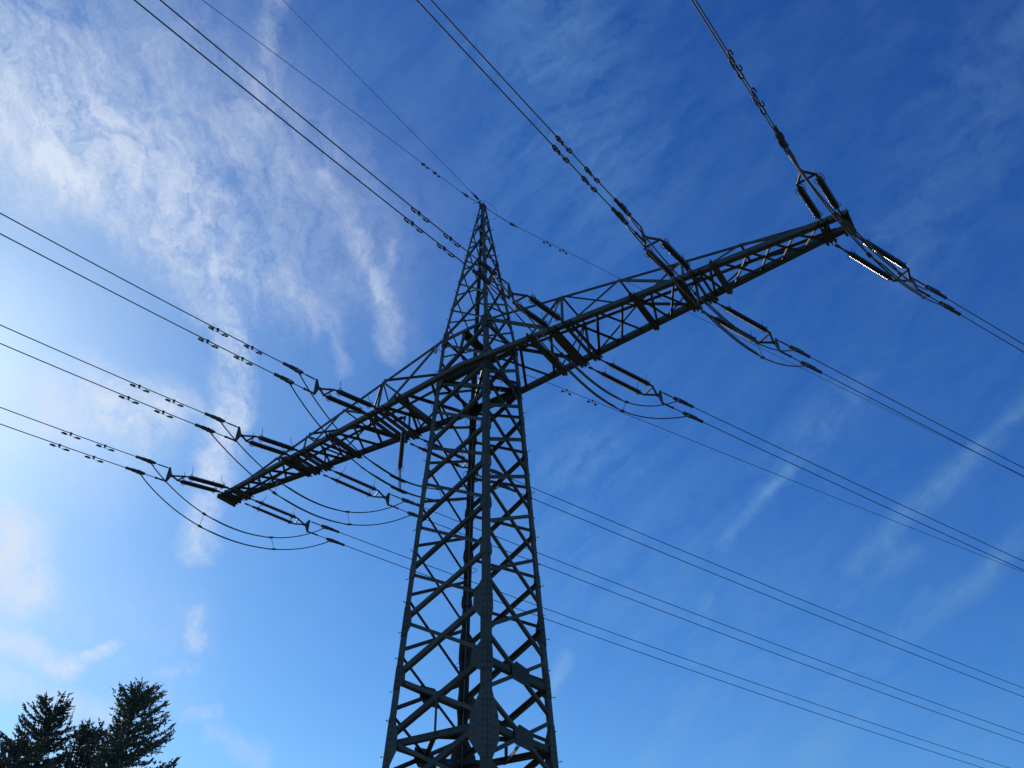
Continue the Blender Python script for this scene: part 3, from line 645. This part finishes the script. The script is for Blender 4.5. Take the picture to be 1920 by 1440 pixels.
# ------------------------------------------------------------------ spruces
def spruce(name, label, base, hgt, seed, spread, top_leaders, dense=1.0, lop=None):
    rnd = random.Random(seed); b = V(base); t0 = thing(name, label, 'tree', b, 'spruces at the lower left')
    mb = MB(); mb.tube([b+V((math.sin(i*.9+seed)*.05, math.cos(i*.7)*.05, hgt*i/12)) for i in range(13)], [max(.02, .30*(1-i/12.3)) for i in range(13)], 9); mb.build('trunk', M_BARK, t0, True)
    nd = MB(); lb = MB()
    def sprig(p, d, L_, r):
        # a needle-clad shoot: three-sided tapering spindle
        d = d.normalized(); a = d.orthogonal().normalized(); c = d.cross(a); an = rnd.random()*2.1
        ring = [p+d*L_*.35+(a*math.cos(an+2.094*k)+c*math.sin(an+2.094*k))*r for k in range(3)]
        nd.add([p]+ring+[p+d*L_], [(0, 1, 2), (0, 2, 3), (0, 3, 1), (4, 2, 1), (4, 3, 2), (4, 1, 3)])
    def shoot(p, d, L_, n, droop):
        # side shoots along a twig, with hanging and forward-pointing sprigs
        side = d.cross(Z); side = side.normalized() if side.length > .01 else X
        for i in range(n):
            t = (i+rnd.random())/n; q = p+d*L_*t
            for s in (-1, 1):
                if rnd.random() < .8: sprig(q, d*.8+side*s*(.5+.6*rnd.random())+Z*rnd.uniform(-.5, .45), rnd.uniform(.13, .27)*(1.1-.4*t), rnd.uniform(.04, .065))
            if rnd.random() < droop: sprig(q, V((rnd.uniform(-.4, .4), rnd.uniform(-.4, .4), -1)), rnd.uniform(.12, .30), .05)
            if rnd.random() < .45: sprig(q, Z+d*.6, rnd.uniform(.12, .26), .045)
        sprig(p+d*L_*.9, d, .34, .05)
    def branch(z, an, L_, rise):
        d0 = V((math.cos(an), math.sin(an), 0)); p = b+Z*z; pts = [p]; n = max(4, int(L_/.42)); q = p
        for i in range(n):
            t = i/n; dd = (d0+Z*(rise-.55*t+1.0*t*t)+V((rnd.uniform(-.1, .1), rnd.uniform(-.1, .1), rnd.uniform(-.06, .06)))).normalized(); q = q+dd*L_/n; pts.append(q)
        lb.tube(pts, [max(.008, .045*min(1, L_/3)*(1-i/(n+.5))) for i in range(n+1)], 4)
        for i in range(1, n+1):
            t = i/n; d = (pts[i]-pts[i-1]).normalized(); side = d.cross(Z).normalized()
            if t > .12:
                for s in (-1, 1):
                    if rnd.random() < .88*dense:
                        l2 = (.36+.15*L_*(1-.35*t))*rnd.uniform(.6, 1.2)
                        shoot(pts[i], (d*.75+side*s*.8+Z*rnd.uniform(-.28, .22)).normalized(), l2, max(3, int(l2/.12)), .45)
                shoot(pts[i-1], d, L_/n, 4, .5)
        shoot(pts[-1], (d+Z*.35).normalized(), .35, 4, .1)
    def whorls(z0, z1, sp, basez, lead_an=None):
        z = z0
        while z < z1:
            dep = basez-z; L0 = spread(dep)
            k = rnd.randint(4, 6); ph = rnd.random()*6.28
            for i in range(k):
                an = ph+i*6.283/k+rnd.uniform(-.35, .35); Lb = L0*rnd.uniform(.45, 1.12)
                if lop: Lb *= lop(an, dep)
                if Lb > .15: branch(z+rnd.uniform(-.15, .15), an, Lb, .75-.6*min(1, dep/8.0)+rnd.uniform(-.15, .2))
            z += sp*rnd.uniform(.75, 1.25)
    whorls(2.5, hgt-9, .95, hgt); whorls(hgt-9, hgt-.35, .36, hgt)
    for (dx, dy, dz, l) in top_leaders:
        p = b+V((dx, dy, hgt+dz-l)); lb.tube([p, p+Z*l], [.02, .006], 4)
        for i in range(int(l/.09)):
            for k in range(3):
                an = rnd.random()*6.28; sprig(p+Z*(i*.09), V((math.cos(an), math.sin(an), .9)), rnd.uniform(.12, .26)*(1.15-i*.09/l), .035)
        sprig(p+Z*(l-.1), Z, .42, .025)
    cr = nd.build('crown', M_NEEDLE, t0); lb.build('limbs', M_BARK, cr)
    return t0
tr = V((CR.x, CR.y, 0)).normalized()      # across the view
def at(x, y, D):
    d = (CF+CR*((x-960)/1462.425)-CU*((y-720)/1462.425)); h2 = math.hypot(d.x, d.y)
    return V((CP.x+d.x/h2*D, CP.y+d.y/h2*D, 0)), D*d.z/h2+G
p, h_ = at(262, 1292, 60)
spruce('spruce_tree', 'tallest dark spruce, right of the group at the lower left', p, h_, 11, lambda d: min(4.6, .75+.92*d**.66), [(0, 0, .35, 1.2), (tr.x*-.9, tr.y*-.9, -.9, 1.0), (tr.x*-3.2, tr.y*-3.2, -2.1, 2.2), (tr.x*.7, tr.y*.7, -.55, 1.0), (tr.x*-.45, tr.y*-.45, -.2, .9), (tr.x*2.0, tr.y*2.0, -1.6, 1.2)], .9, lambda an, d: .62 if (math.cos(an)*tr.x+math.sin(an)*tr.y < -.3 and d < 6) else 1.0)
p, h_ = at(104, 1322, 64)
spruce('spruce_tree', 'lighter spruce with a loose rounded top, left of the tallest one', p, h_, 23, lambda d: min(4.0, .75+.85*d**.60), [(0, 0, .2, 1.0), (tr.x*1.4, tr.y*1.4, -.35, 1.0), (tr.x*-1.5, tr.y*-1.5, -1.3, 1.0), (tr.x*.8, tr.y*.8, -.1, .8)], .8)
p, h_ = at(38, 1395, 58)
spruce('spruce_tree', 'lowest spruce at the left edge of the picture', p, h_, 37, lambda d: min(4.0, .5+.9*d**.7), [(0, 0, .2, .8), (tr.x*.6, tr.y*.6, -.3, .7)], .9)
p, h_ = at(172, 1366, 70)
spruce('spruce_tree', 'slender spruce tip showing between the two larger spruces', p, h_, 41, lambda d: min(4.2, .35+.62*d**.85), [(0, 0, .1, .9), (tr.x*.75, tr.y*.75, -.15, .9)], .9)
